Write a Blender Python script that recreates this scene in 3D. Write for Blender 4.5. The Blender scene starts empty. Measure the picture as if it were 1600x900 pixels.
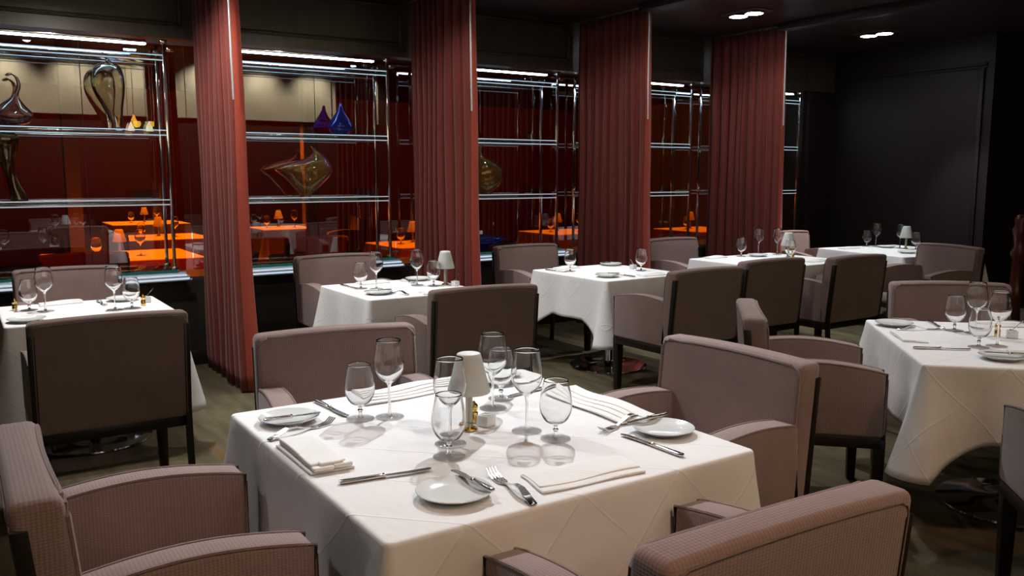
import bpy, bmesh, math, random
from mathutils import Vector, Matrix
random.seed(7)
PI = math.pi
sc = bpy.context.scene
COL = sc.collection
R = math.radians

# ------------------------------------------------------------------ camera, world, exposure, lights
EYE = Vector((0, 0, 1.48))
YAW = R(33.3); PITCH = math.atan(177 / 1334)
fwd = Vector((math.sin(YAW) * math.cos(PITCH), math.cos(YAW) * math.cos(PITCH), -math.sin(PITCH)))
rgt = Vector((math.cos(YAW), -math.sin(YAW), 0)); upv = rgt.cross(fwd)
cam = bpy.data.cameras.new('camera'); cam.sensor_width = 36; cam.lens = 36 * 1334 / 1600
cam.clip_start = 0.02; cam.clip_end = 100
camo = bpy.data.objects.new('camera', cam); COL.objects.link(camo)
m = Matrix((rgt, upv, -fwd)).transposed().to_4x4(); m.translation = EYE; camo.matrix_world = m
sc.camera = camo
w = bpy.data.worlds.new('dim_room_air'); sc.world = w; w.use_nodes = True
w.node_tree.nodes['Background'].inputs[0].default_value = (0.02, 0.018, 0.02, 1)
w.node_tree.nodes['Background'].inputs[1].default_value = 1.0
sc.view_settings.view_transform = 'Standard'; sc.view_settings.look = 'None'
sc.view_settings.gamma = 1; sc.view_settings.use_curve_mapping = False
sc.view_settings.exposure = 0.0
sc.cycles.max_bounces = 10; sc.cycles.transparent_max_bounces = 40
sc.cycles.transmission_bounces = 10; sc.cycles.glossy_bounces = 5; sc.cycles.diffuse_bounces = 3
sc.cycles.caustics_reflective = False; sc.cycles.caustics_refractive = True
sc.cycles.sample_clamp_indirect = 6

def spot(x, y, z, tx, ty, tz, power, col, ang, blend=0.5, size=0.04):
    l = bpy.data.lights.new('lamp_and_fill_beam', 'SPOT'); l.energy = power; l.color = col
    l.cycles.is_caustics_light = True; l.spot_size = R(ang); l.spot_blend = blend; l.shadow_soft_size = size
    o = bpy.data.objects.new('lamp_and_fill_beam', l); COL.objects.link(o)
    d = Vector((tx - x, ty - y, tz - z)); o.rotation_mode = 'QUATERNION'
    o.rotation_quaternion = d.to_track_quat('-Z', 'Y'); o.location = (x, y, z)
    return o
COOL = (0.94, 0.97, 1.0); NEUT = (1.0, 0.9, 0.82); WARM = (1.0, 0.60, 0.40)
CEIL = 2.95
# adjustable two-lamp downlights in rows between the curtains, aimed at the tables
spot(2.6, 3.7, 2.90, 1.35, 2.05, .74, 265, COOL, 54, .7, .03)
spot(0.8, 3.7, 2.90, 1.10, 2.20, .74, 80, COOL, 58, .7, .03)
spot(2.6, 1.6, 3.60, 1.55, 1.95, .74, 55, COOL, 46, .7, .03)
for k, (tx, ty) in enumerate(((.65, 5.15), (2.45, 5.05), (4.25, 5.0), (6.0, 5.0), (7.75, 5.2))):
    fx = .8 + 1.8 * k + (.15 if k > 3 else 0)
    spot(fx, 5.5, 2.90, tx, ty, .74, 120, (.93, .97, 1.0), 66, .7)
    spot(fx, 5.1, 2.90, fx + 1.25, 5.0, .45, 95, (.88, .95, 1.0), 40, .8)
    spot(fx, 5.3, 2.90, fx, 5.6, .0, (120, 34, 22, 22, 0)[k] if k < 4 else 9, NEUT, 150, .5, .05)
for fx in (0.8, 2.6, 4.4):
    spot(fx, 3.9, 2.90, fx, 4.5, .0, 22, NEUT, 150, .6, .05)
spot(4.4, 3.7, 2.90, 3.75, 2.10, .74, 135, COOL, 58, .7)
spot(4.4, 1.6, 3.60, 3.95, 1.85, .74, 45, COOL, 60, .7)
spot(-1.0, 3.2, 2.90, .55, 2.1, .45, 28, COOL, 62, .8)
spot(8.2, 5.40, 2.90, 7.5, 6.05, .75, 230, (1.0, .88, .82), 34, .7)
spot(2.6, 2.4, 3.60, 3.5, 2.25, .5, 45, (.88, .95, 1.0), 40, .8)
# warm lamps of the part of the room behind the camera
spot(0.9, -0.6, 3.60, 1.2, 1.3, .4, 155, WARM, 62, 1, .15)
spot(3.2, -0.6, 3.60, 3.7, 1.2, .4, 125, WARM, 62, 1, .15)
# wall washers on the pale band of the near wall
for k in range(9):
    spot(-1.2 + 1.05 * k, -1.75, 3.66, -1.2 + 1.05 * k, -2.2, 2.7, 235, (1.0, .92, .74), 95, .9, .04)
# added spots inside the display cases, no fittings there, to brighten the glass pieces
for x in (.42, 1.06, 2.50, 2.83, 4.27):
    spot(x - .1, 6.88, 2.40, x, 6.96, 1.5, 9, (.95, .97, 1.0), 40, .6, .02)
# lamps of the next room, over its tables
for x, y, p in ((1.3, 8.6, 480), (2.1, 11.0, 450), (2.6, 14.3, 480), (3.85, 11.9, 380), (4.2, 8.3, 260), (6.7, 9.0, 190), (8.6, 8.4, 180)):
    spot(x, y, 2.9, x, y, .7, p, (1, .93, .85), 62, .6)

for x in (0.5, 4.0, 7.5, 11):  # added wide spots that lift the far wall to deep red
    spot(x, 12.5, 2.9, x, 15.5, 1.2, 26, (1, .8, .7), 120, .8)

# ------------------------------------------------------------------ materials
def new_mat(name):
    m = bpy.data.materials.new(name); m.use_nodes = True
    nt = m.node_tree; b = nt.nodes['Principled BSDF']
    return m, nt, b
def N(nt, t, **kw):
    n = nt.nodes.new(t)
    for k, v in kw.items():
        if hasattr(n, k): setattr(n, k, v)
        else: n.inputs[k].default_value = v
    return n
def plain(name, col, rough=.5, metal=0., spec=.5, **kw):
    m, nt, b = new_mat(name)
    b.inputs['Base Color'].default_value = (*col, 1); b.inputs['Roughness'].default_value = rough
    b.inputs['Metallic'].default_value = metal; b.inputs['Specular IOR Level'].default_value = spec
    for k, v in kw.items(): b.inputs[k].default_value = v
    return m
def ramp(nt, stops):
    n = nt.nodes.new('ShaderNodeValToRGB'); e = n.color_ramp.elements
    while len(e) < len(stops): e.new(.5)
    for i, (p, c) in enumerate(stops): e[i].position = p; e[i].color = (*c, 1)
    return n
def fabric(name, dark, light, period, depth=.35, rough=.95, sheen=.25):
    """upholstery: a fine woven grid plus a soft pile variation"""
    m, nt, b = new_mat(name); L = nt.links
    tc = N(nt, 'ShaderNodeTexCoord')
    sep = N(nt, 'ShaderNodeSeparateXYZ'); L.new(tc.outputs['Object'], sep.inputs[0])
    sepn = N(nt, 'ShaderNodeSeparateXYZ'); L.new(tc.outputs['Normal'], sepn.inputs[0])
    outs = []
    for ax, k in (('X', 1.0), ('Y', 1.0), ('Z', 1.35)):
        mu = N(nt, 'ShaderNodeMath', operation='MULTIPLY'); L.new(sep.outputs[ax], mu.inputs[0]); mu.inputs[1].default_value = 2 * PI / period * k
        si = N(nt, 'ShaderNodeMath', operation='SINE'); L.new(mu.outputs[0], si.inputs[0])
        ab = N(nt, 'ShaderNodeMath', operation='ABSOLUTE'); L.new(sepn.outputs[ax], ab.inputs[0])
        wt = N(nt, 'ShaderNodeMath', operation='SUBTRACT'); wt.inputs[0].default_value = 1; L.new(ab.outputs[0], wt.inputs[1])
        wm = N(nt, 'ShaderNodeMath', operation='MULTIPLY'); L.new(si.outputs[0], wm.inputs[0]); L.new(wt.outputs[0], wm.inputs[1])
        outs.append(wm)      # threads only run along the face, never across its normal
    a = N(nt, 'ShaderNodeMath', operation='ADD'); L.new(outs[0].outputs[0], a.inputs[0]); L.new(outs[1].outputs[0], a.inputs[1])
    a2 = N(nt, 'ShaderNodeMath', operation='ADD'); L.new(a.outputs[0], a2.inputs[0]); L.new(outs[2].outputs[0], a2.inputs[1])
    mr = N(nt, 'ShaderNodeMapRange'); L.new(a2.outputs[0], mr.inputs[0]); mr.inputs[1].default_value = -2.2; mr.inputs[2].default_value = 2.2
    no = N(nt, 'ShaderNodeTexNoise'); no.inputs['Scale'].default_value = 9; no.inputs['Detail'].default_value = 5; L.new(tc.outputs['Object'], no.inputs['Vector'])
    mx = N(nt, 'ShaderNodeMath', operation='MULTIPLY_ADD'); L.new(no.outputs['Fac'], mx.inputs[0]); mx.inputs[1].default_value = .6; L.new(mr.outputs[0], mx.inputs[2])
    mr2 = N(nt, 'ShaderNodeMapRange'); L.new(mx.outputs[0], mr2.inputs[0]); mr2.inputs[1].default_value = .25; mr2.inputs[2].default_value = 1.35
    rp = ramp(nt, [(0, dark), (1, light)]); L.new(mr2.outputs[0], rp.inputs[0]); L.new(rp.outputs[0], b.inputs['Base Color'])
    bu = N(nt, 'ShaderNodeBump'); bu.inputs['Strength'].default_value = depth; bu.inputs['Distance'].default_value = .002
    L.new(mr.outputs[0], bu.inputs['Height']); L.new(bu.outputs[0], b.inputs['Normal'])
    b.inputs['Roughness'].default_value = rough; b.inputs['Sheen Weight'].default_value = sheen; b.inputs['Sheen Roughness'].default_value = .5
    b.inputs['Specular IOR Level'].default_value = .15
    return m
def thin_glass(name, tint, spec=.04, edge=.55, rough=0., refl=(1, 1, 1), coated=False):
    """thin sheet or wall of glass: clear from the front, mirror-like and denser at a grazing angle"""
    m = bpy.data.materials.new(name); m.use_nodes = True; nt = m.node_tree; nt.nodes.remove(nt.nodes['Principled BSDF'])
    L = nt.links; out = nt.nodes['Material Output']
    lw = N(nt, 'ShaderNodeLayerWeight'); lw.inputs['Blend'].default_value = .5
    pw = N(nt, 'ShaderNodeMath', operation='POWER'); L.new(lw.outputs['Facing'], pw.inputs[0]); pw.inputs[1].default_value = 5
    tr = N(nt, 'ShaderNodeBsdfTransparent'); gl = N(nt, 'ShaderNodeBsdfGlossy'); gl.inputs['Roughness'].default_value = rough
    gl.inputs['Color'].default_value = (*refl, 1)
    cm = N(nt, 'ShaderNodeMix', data_type='RGBA'); cm.inputs[6].default_value = (*tint, 1); cm.inputs[7].default_value = (*[c * edge for c in tint], 1)
    L.new(pw.outputs[0], cm.inputs[0]); L.new(cm.outputs[2], tr.inputs[0])
    ma = N(nt, 'ShaderNodeMath', operation='MULTIPLY_ADD'); L.new(pw.outputs[0], ma.inputs[0]); ma.inputs[1].default_value = .55; ma.inputs[2].default_value = spec
    if coated:      # only the outer face is mirror-coated; the inner face is anti-reflective
        ge = N(nt, 'ShaderNodeNewGeometry'); mb_ = N(nt, 'ShaderNodeMath', operation='MULTIPLY_ADD'); L.new(ge.outputs['Backfacing'], mb_.inputs[0]); mb_.inputs[1].default_value = -1; mb_.inputs[2].default_value = 1
        mc_ = N(nt, 'ShaderNodeMath', operation='MULTIPLY'); L.new(ma.outputs[0], mc_.inputs[0]); L.new(mb_.outputs[0], mc_.inputs[1]); ma = mc_
    mi = N(nt, 'ShaderNodeMixShader'); L.new(ma.outputs[0], mi.inputs[0]); L.new(tr.outputs[0], mi.inputs[1]); L.new(gl.outputs[0], mi.inputs[2])
    L.new(mi.outputs[0], out.inputs[0])
    return m
def glass(name, col, ior=1.45, rough=0.):
    m = bpy.data.materials.new(name); m.use_nodes = True; nt = m.node_tree; nt.nodes.remove(nt.nodes['Principled BSDF'])
    g = N(nt, 'ShaderNodeBsdfGlass'); g.inputs['Color'].default_value = (*col, 1); g.inputs['IOR'].default_value = ior; g.inputs['Roughness'].default_value = rough
    t = N(nt, 'ShaderNodeBsdfTransparent'); mi = N(nt, 'ShaderNodeMixShader'); mi.inputs[0].default_value = .55
    nt.links.new(g.outputs[0], mi.inputs[1]); nt.links.new(t.outputs[0], mi.inputs[2]); nt.links.new(mi.outputs[0], nt.nodes['Material Output'].inputs[0])
    return m
def emit(name, col, s):
    m = bpy.data.materials.new(name); m.use_nodes = True; nt = m.node_tree; nt.nodes.remove(nt.nodes['Principled BSDF'])
    e = N(nt, 'ShaderNodeEmission'); e.inputs[0].default_value = (*col, 1); e.inputs[1].default_value = s
    nt.links.new(e.outputs[0], nt.nodes['Material Output'].inputs[0]); return m
def linen(name, col):
    m, nt, b = new_mat(name); L = nt.links
    tc = N(nt, 'ShaderNodeTexCoord'); sep = N(nt, 'ShaderNodeSeparateXYZ'); L.new(tc.outputs['Object'], sep.inputs[0])
    # pressed creases: thin ridges on two diagonals, plus soft rumples
    hs = []
    for s in (1, -1):
        a = N(nt, 'ShaderNodeMath', operation='ADD'); L.new(sep.outputs['X'], a.inputs[0]); L.new(sep.outputs['Y'], a.inputs[1])
        c = N(nt, 'ShaderNodeMath', operation='MULTIPLY_ADD'); L.new(sep.outputs['Z'], c.inputs[0]); c.inputs[1].default_value = s * 1.0; L.new(a.outputs[0], c.inputs[2])
        d = N(nt, 'ShaderNodeMath', operation='DIVIDE'); L.new(c.outputs[0], d.inputs[0]); d.inputs[1].default_value = .31
        f = N(nt, 'ShaderNodeMath', operation='PINGPONG'); L.new(d.outputs[0], f.inputs[0]); f.inputs[1].default_value = .5
        g = N(nt, 'ShaderNodeMapRange'); L.new(f.outputs[0], g.inputs[0]); g.inputs[1].default_value = 0; g.inputs[2].default_value = .022; g.inputs[3].default_value = 1; g.inputs[4].default_value = 0
        hs.append(g)
    ad = N(nt, 'ShaderNodeMath', operation='ADD'); L.new(hs[0].outputs[0], ad.inputs[0]); L.new(hs[1].outputs[0], ad.inputs[1])
    no = N(nt, 'ShaderNodeTexNoise'); no.inputs['Scale'].default_value = 7; no.inputs['Detail'].default_value = 3; L.new(tc.outputs['Object'], no.inputs['Vector'])
    fine = N(nt, 'ShaderNodeTexNoise'); fine.inputs['Scale'].default_value = 600; L.new(tc.outputs['Object'], fine.inputs['Vector'])
    m1 = N(nt, 'ShaderNodeMath', operation='MULTIPLY_ADD'); L.new(ad.outputs[0], m1.inputs[0]); m1.inputs[1].default_value = .15; L.new(no.outputs['Fac'], m1.inputs[2])
    m2 = N(nt, 'ShaderNodeMath', operation='MULTIPLY_ADD'); L.new(fine.outputs['Fac'], m2.inputs[0]); m2.inputs[1].default_value = .02; L.new(m1.outputs[0], m2.inputs[2])
    bu = N(nt, 'ShaderNodeBump'); bu.inputs['Strength'].default_value = .35; bu.inputs['Distance'].default_value = .02
    L.new(m2.outputs[0], bu.inputs['Height']); L.new(bu.outputs[0], b.inputs['Normal'])
    b.inputs['Base Color'].default_value = (*col, 1); b.inputs['Roughness'].default_value = .85; b.inputs['Specular IOR Level'].default_value = .2
    return m
def wood(name, c1, c2, rough, scale=3, stretch=(1, 1, .12)):
    m, nt, b = new_mat(name); L = nt.links
    tc = N(nt, 'ShaderNodeTexCoord'); mp = N(nt, 'ShaderNodeMapping'); mp.inputs['Scale'].default_value = stretch; L.new(tc.outputs['Object'], mp.inputs[0])
    no = N(nt, 'ShaderNodeTexNoise'); no.inputs['Scale'].default_value = scale * 8; no.inputs['Detail'].default_value = 6; L.new(mp.outputs[0], no.inputs['Vector'])
    rp = ramp(nt, [(.3, c1), (.7, c2)]); L.new(no.outputs['Fac'], rp.inputs[0]); L.new(rp.outputs[0], b.inputs['Base Color'])
    b.inputs['Roughness'].default_value = rough; return m
def carpet(name):
    m, nt, b = new_mat(name); L = nt.links
    tc = N(nt, 'ShaderNodeTexCoord'); mp = N(nt, 'ShaderNodeMapping'); mp.inputs['Rotation'].default_value = (0, 0, R(-8)); mp.inputs['Scale'].default_value = (6, 1.1, 1); L.new(tc.outputs['Object'], mp.inputs[0])
    no = N(nt, 'ShaderNodeTexNoise'); no.inputs['Scale'].default_value = 1.6; no.inputs['Detail'].default_value = 4; L.new(mp.outputs[0], no.inputs['Vector'])
    rp = ramp(nt, [(.30, (.075, .062, .036)), (.5, (.12, .098, .058)), (.64, (.155, .125, .074)), (.76, (.20, .095, .04))]); L.new(no.outputs['Fac'], rp.inputs[0])
    fi = N(nt, 'ShaderNodeTexNoise'); fi.inputs['Scale'].default_value = 220; fi.inputs['Detail'].default_value = 2; L.new(tc.outputs['Object'], fi.inputs['Vector'])
    mr = N(nt, 'ShaderNodeMapRange'); L.new(fi.outputs['Fac'], mr.inputs[0]); mr.inputs[1].default_value = .3; mr.inputs[2].default_value = .7; mr.inputs[3].default_value = .55; mr.inputs[4].default_value = 1.2
    mu = N(nt, 'ShaderNodeMix', data_type='RGBA', blend_type='MULTIPLY'); mu.inputs[0].default_value = 1; L.new(rp.outputs[0], mu.inputs[6]); L.new(mr.outputs[0], mu.inputs[7]); L.new(mu.outputs[2], b.inputs['Base Color'])
    bu = N(nt, 'ShaderNodeBump'); bu.inputs['Strength'].default_value = .6; bu.inputs['Distance'].default_value = .006; L.new(fi.outputs['Fac'], bu.inputs['Height']); L.new(bu.outputs[0], b.inputs['Normal'])
    b.inputs['Roughness'].default_value = .95; b.inputs['Specular IOR Level'].default_value = .1
    return m
def curtain_mat(name, c1, c2):
    m, nt, b = new_mat(name); L = nt.links
    tc = N(nt, 'ShaderNodeTexCoord'); no = N(nt, 'ShaderNodeTexNoise'); no.inputs['Scale'].default_value = 260; no.inputs['Detail'].default_value = 2; L.new(tc.outputs['Object'], no.inputs['Vector'])
    rp = ramp(nt, [(.3, c1), (.7, c2)]); L.new(no.outputs['Fac'], rp.inputs[0]); L.new(rp.outputs[0], b.inputs['Base Color'])
    b.inputs['Roughness'].default_value = .7; b.inputs['Sheen Weight'].default_value = .2; b.inputs['Specular IOR Level'].default_value = .2
    return m
M = {}
M['chair'] = fabric('taupe_chenille', (.19, .132, .122), (.315, .226, .212), .0085)
M['piping'] = fabric('taupe_piping_cloth', (.15, .104, .095), (.25, .178, .165), .004)
M['darkwood'] = wood('espresso_wood', (.006, .004, .0035), (.016, .010, .008), .35)
M['panel'] = wood('black_brown_panel_wood', (.040, .030, .025), (.062, .048, .040), .34, 2)
M['endpanel'] = wood('dark_red_brown_panel_wood', (.008, .003, .003), (.013, .005, .005), .55, 2)
M['dado'] = plain('dado_black_lacquer', (.014, .011, .010), .5)
M['ceiling'] = plain('ceiling_dark_brown_paint', (.03, .016, .014), .45)
M['beam'] = plain('beam_dark_brown_paint', (.02, .012, .010), .5)
M['carpet'] = carpet('olive_striped_carpet')
M['cream'] = plain('pale_wall_plaster', (.62, .56, .42), .8)
M['walldark'] = plain('dark_wall_paint', (.02, .014, .013), .6)
M['farwall'] = plain('oxblood_wall_paint', (.24, .05, .06), .7)
M['post'] = plain('tan_column_and_streak', (.16, .13, .09), .7)
M['linen'] = linen('white_table_linen', (.80, .80, .80))
M['napkin'] = linen('white_napkin_linen', (.82, .815, .80))
M['chrome'] = plain('polished_chrome', (.8, .8, .82), .08, 1)
M['satin'] = plain('satin_aluminium', (.80, .86, .92), .3, .75)
M['steel'] = plain('cutlery_steel', (.62, .6, .58), .16, 1)
M['brass'] = plain('polished_brass', (.85, .55, .18), .2, 1)
M['champagne'] = plain('champagne_metal', (.36, .33, .26), .3, 1)
M['china'] = plain('white_glazed_china', (.74, .77, .76), .12, 0, .6, **{'Coat Weight': .4})
M['frost'] = plain('frosted_glass_shade', (.58, .61, .59), .55, 0, .4, **{'Subsurface Weight': .3, 'Subsurface Radius': (.02, .02, .02)})
M['bowl'] = plain('drinking_glass', (1, 1, 1), 0, 0, .5, **{'Transmission Weight': 1.0, 'IOR': 1.46})
M['stem'] = M['bowl']
M['foot'] = glass('drinking_glass_foot', (1, 1, 1))
M['shelf'] = thin_glass('clear_shelf_glass', (.80, .90, .88), .10, .5, refl=(.85, .95, 1))
M['red'] = thin_glass('red_window_glass', (.97, .38, .022), .14, .8, coated=True)
M['led'] = emit('cool_light_strip', (.72, .86, 1.0), 22.0)
M['leadcloth'] = curtain_mat('light_tinted_curtain_cloth', (.25, .036, .021), (.42, .076, .045))  # redder, brighter curtain cloth: light on the front fold painted in
M['lens'] = emit('downlight_lens', (.95, .98, 1.0), 30.0)
M['track'] = plain('brushed_track_metal', (.5, .48, .46), .3, 1)
M['glowedge'] = emit('glow_glass_edge', (.62, .84, .95), .75)  # shelf edge glows by itself in place of light caught in the glass
M['glowedge_low'] = emit('glow_glass_edge_low', (.75, .84, .92), .62)  # same painted-in glow, fainter, for the lower shelf
M['glowledge'] = emit('painted_ledge_glow', (.72, .84, 1.0), .80)  # bright lines of the ledge painted in as a glow
M['tealedge'] = emit('teal_glass_edge', (.05, .42, .38), .15)  # teal light in the glass edge painted in as a faint glow
M['black'] = plain('black_plastic', (.01, .01, .01), .5)
M['curtain'] = curtain_mat('oxblood_curtain_cloth', (.10, .019, .015), (.26, .054, .042))
def vase_mat(name, stops, trans=1., rough=.0):
    """blown coloured glass: colours shift with the viewing angle"""
    m, nt, b = new_mat(name); L = nt.links
    lw = N(nt, 'ShaderNodeLayerWeight'); lw.inputs['Blend'].default_value = .5
    tc = N(nt, 'ShaderNodeTexCoord'); no = N(nt, 'ShaderNodeTexNoise'); no.inputs['Scale'].default_value = 7; no.inputs['Distortion'].default_value = 1.5; L.new(tc.outputs['Object'], no.inputs['Vector'])
    ma = N(nt, 'ShaderNodeMath', operation='MULTIPLY_ADD'); L.new(no.outputs['Fac'], ma.inputs[0]); ma.inputs[1].default_value = .5
    sb = N(nt, 'ShaderNodeMath', operation='SUBTRACT'); L.new(lw.outputs['Facing'], sb.inputs[0]); sb.inputs[1].default_value = .25; L.new(sb.outputs[0], ma.inputs[2])
    rp = ramp(nt, stops); L.new(ma.outputs[0], rp.inputs[0]); L.new(rp.outputs[0], b.inputs['Base Color'])
    b.inputs['Transmission Weight'].default_value = trans; b.inputs['Roughness'].default_value = rough; b.inputs['IOR'].default_value = 1.5
    b.inputs['Specular IOR Level'].default_value = .7
    return m

# ------------------------------------------------------------------ mesh helpers
class MB:
    def __init__(s): s.bm = bmesh.new()
    def take(s, t, mtx=None):
        if mtx is not None: t.transform(mtx)
        me = bpy.data.meshes.new('tmp'); t.to_mesh(me); t.free(); s.bm.from_mesh(me); bpy.data.meshes.remove(me)
    def box(s, c, d, bev=0., seg=2, mtx=None, cuts=None, fn=None):
        t = bmesh.new(); bmesh.ops.create_cube(t, size=1)
        bmesh.ops.scale(t, vec=d, verts=t.verts)
        if bev > 0: bmesh.ops.bevel(t, geom=t.edges[:], offset=min(bev, min(d) * .49), segments=seg, profile=.5, affect='EDGES')
        if cuts:
            for ax, n in cuts:
                for i in range(1, n):
                    p = [0, 0, 0]; p[ax] = -d[ax] / 2 + d[ax] * i / n; nn = [0, 0, 0]; nn[ax] = 1
                    bmesh.ops.bisect_plane(t, geom=t.verts[:] + t.edges[:] + t.faces[:], plane_co=p, plane_no=nn)
        bmesh.ops.translate(t, vec=c, verts=t.verts)
        if fn:
            for v in t.verts: v.co = Vector(fn(*v.co))
        s.take(t, mtx); return s
    def lathe(s, prof, seg=32, mtx=None, fn=None):
        t = bmesh.new(); rings = []
        for r, z in prof:
            if r < 1e-6: rings.append([t.verts.new((0, 0, z))])
            else: rings.append([t.verts.new((r * math.cos(2 * PI * i / seg), r * math.sin(2 * PI * i / seg), z)) for i in range(seg)])
        for a, b in zip(rings, rings[1:]):
            for i in range(seg):
                j = (i + 1) % seg
                if len(a) == 1 and len(b) == 1: break
                if len(a) == 1: t.faces.new((a[0], b[j], b[i]))
                elif len(b) == 1: t.faces.new((a[i], a[j], b[0]))
                else: t.faces.new((a[i], a[j], b[j], b[i]))
        bmesh.ops.recalc_face_normals(t, faces=t.faces)
        if fn:
            for v in t.verts: v.co = Vector(fn(*v.co))
        s.take(t, mtx); return s
    def tube(s, pts, r, seg=8, closed=False, mtx=None):
        pts = [Vector(p) for p in pts]; n = len(pts); t = bmesh.new(); rings = []
        rr = r if isinstance(r, (list, tuple)) else [r] * n
        ref = Vector((0, 0, 1))
        for i, p in enumerate(pts):
            a = pts[i - 1] if (i > 0 or closed) else p; b = pts[(i + 1) % n] if (i < n - 1 or closed) else p
            d = (b - a).normalized(); rf = ref if abs(d.dot(ref)) < .95 else Vector((1, 0, 0))
            u = d.cross(rf).normalized(); v = d.cross(u)
            rings.append([t.verts.new(p + (u * math.cos(2 * PI * k / seg) + v * math.sin(2 * PI * k / seg)) * rr[i]) for k in range(seg)])
        m = n if closed else n - 1
        for i in range(m):
            a = rings[i]; b = rings[(i + 1) % n]
            # match starting vertex so closed loops do not twist
            off = min(range(seg), key=lambda o: (a[0].co - b[o].co).length)
            for k in range(seg): t.faces.new((a[k], a[(k + 1) % seg], b[(k + 1 + off) % seg], b[(k + off) % seg]))
        if not closed: t.faces.new(rings[0][::-1]); t.faces.new(rings[-1])
        bmesh.ops.recalc_face_normals(t, faces=t.faces)
        s.take(t, mtx); return s
    def prism(s, poly, axis, lo, hi, bev=0., seg=2, mtx=None, fn=None):
        """poly: 2D points in the plane across axis; extruded from lo to hi"""
        def P(a, b, c): return {0: (c, a, b), 1: (a, c, b), 2: (a, b, c)}[axis]
        t = bmesh.new(); A = [t.verts.new(P(x, y, lo)) for x, y in poly]; B = [t.verts.new(P(x, y, hi)) for x, y in poly]
        n = len(poly); t.faces.new(A); t.faces.new(B[::-1])
        for i in range(n): t.faces.new((A[i], B[i], B[(i + 1) % n], A[(i + 1) % n]))
        bmesh.ops.recalc_face_normals(t, faces=t.faces)
        if bev > 0:
            ed = [e for e in t.edges if len(e.link_faces) == 2 and e.calc_face_angle(0) > R(35)]
            bmesh.ops.bevel(t, geom=ed, offset=bev, segments=seg, profile=.5, affect='EDGES')
        if fn:
            for v in t.verts: v.co = Vector(fn(*v.co))
        s.take(t, mtx); return s
    def build(s, name, mat, parent=None, smooth=40):
        me = bpy.data.meshes.new(name); s.bm.to_mesh(me); s.bm.free()
        for p in me.polygons: p.use_smooth = True
        try: me.set_sharp_from_angle(angle=R(smooth))
        except Exception: pass
        me.materials.append(M[mat] if isinstance(mat, str) else mat)
        o = bpy.data.objects.new(name, me); COL.objects.link(o)
        if mat in ('bowl', 'stem'): o.cycles.is_caustics_caster = True      # light passes through clear glass
        if mat in ('linen', 'napkin', 'china'): o.cycles.is_caustics_receiver = True
        if parent: o.parent = parent
        return o
def tag(o, label=None, cat=None, group=None, kind=None):
    if label: o['label'] = label
    if cat: o['category'] = cat
    if group: o['group'] = group
    if kind: o['kind'] = kind
    return o
def thing(name, label, cat, loc=(0, 0, 0), rz=0, group=None):
    o = bpy.data.objects.new(name, None); COL.objects.link(o); o.empty_display_size = .1
    o.location = loc; o.rotation_euler = (0, 0, rz); return tag(o, label, cat, group)
KIDS = {}
def copy_tree(o, label, loc, rz, group=None, scale=None):
    def rec(a, par):
        c = a.copy(); COL.objects.link(c)
        if par: c.parent = par
        for k in ALLKIDS.get(a.name, []): rec(k, c)
        return c
    c = rec(o, None); c.location = loc; c.rotation_euler = (0, 0, rz); c['label'] = label
    if group: c['group'] = group
    if scale: c.scale = scale
    return c
ALLKIDS = {}
def note_kids(o):
    ALLKIDS[o.name] = list(o.children)
    for k in o.children: note_kids(k)
PROTO = {}
def put(kind, make, label, cat, loc, rz=0, group=None):
    """first call builds the thing, later calls copy it and its parts"""
    if kind not in PROTO:
        o = make(label, cat, group); o.location = loc; o.rotation_euler = (0, 0, rz)
        bpy.context.view_layer.update(); note_kids(o); PROTO[kind] = o; return o
    return copy_tree(PROTO[kind], label, loc, rz, group)
def struct(name, mb, mat, label=None):
    o = mb.build(name, mat); o['kind'] = 'structure'
    return o

# ------------------------------------------------------------------ the room shell
PITCHX = 1.80; CX0 = 1.62                       # curtains stand at CX0 + k*PITCHX
CX = [CX0 + PITCHX * k for k in range(-2, 4)]     # four of them in view
YP = 6.82; YR = 7.13; ENDX = 9.25
struct('floor', MB().box((4.2, 6.9, -.05), (17, 19, .1)), 'carpet')
struct('ceiling', MB().box((4.2, 9.5, CEIL + .06), (17, 13.4, .12)).box((4.2, .35, 3.72), (17, 5.3, .1)).box((4.2, 2.85, 3.35), (17, .1, .75)), 'ceiling')
struct('wall_near', MB().box((4.2, -2.3, 1.25), (17, .1, 2.5)), 'walldark')
struct('wall_near_upper_band', MB().box((2.6, -2.27, 3.11), (9.9, .12, 1.2)), 'cream')
struct('wall_near_side', MB().box((10.1, -2.3, 3.1), (5.2, .1, 1.2)).box((-3.4, -2.3, 3.1), (2, .1, 1.2)), 'walldark')
struct('wall_left', MB().box((-3.6, 6.9, 1.85), (.1, 19, 3.8)), 'walldark')
struct('wall_right', MB().box((ENDX + .06, 5.98, 1.48), (.12, 2.2, 2.96)), 'endpanel')
struct('wall_right_recess', MB().box((11.4, 2.4, 1.85), (.12, 9.6, 3.8)).box((10.4, 4.95, 1.48), (2.2, .12, 2.96)), 'walldark')
# window wall: dado below the ledge, header above the cases, pier at the far end
x0, x1 = -3.5, 8.70
struct('wall_window_dado', MB().box(((x0 + x1) / 2, 6.98, .335), (x1 - x0, .22, .67)), 'dado')
struct('wall_window_header', MB().box(((x0 + ENDX) / 2, 6.90, 2.715), (ENDX - x0, .16, .47)), 'panel')
struct('wall_window_pier', MB().box((8.99, 6.98, 1.24), (.56, .26, 2.48)).box((8.80, 6.84, 1.24), (.05, .05, 2.48), .006), 'endpanel')
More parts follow.
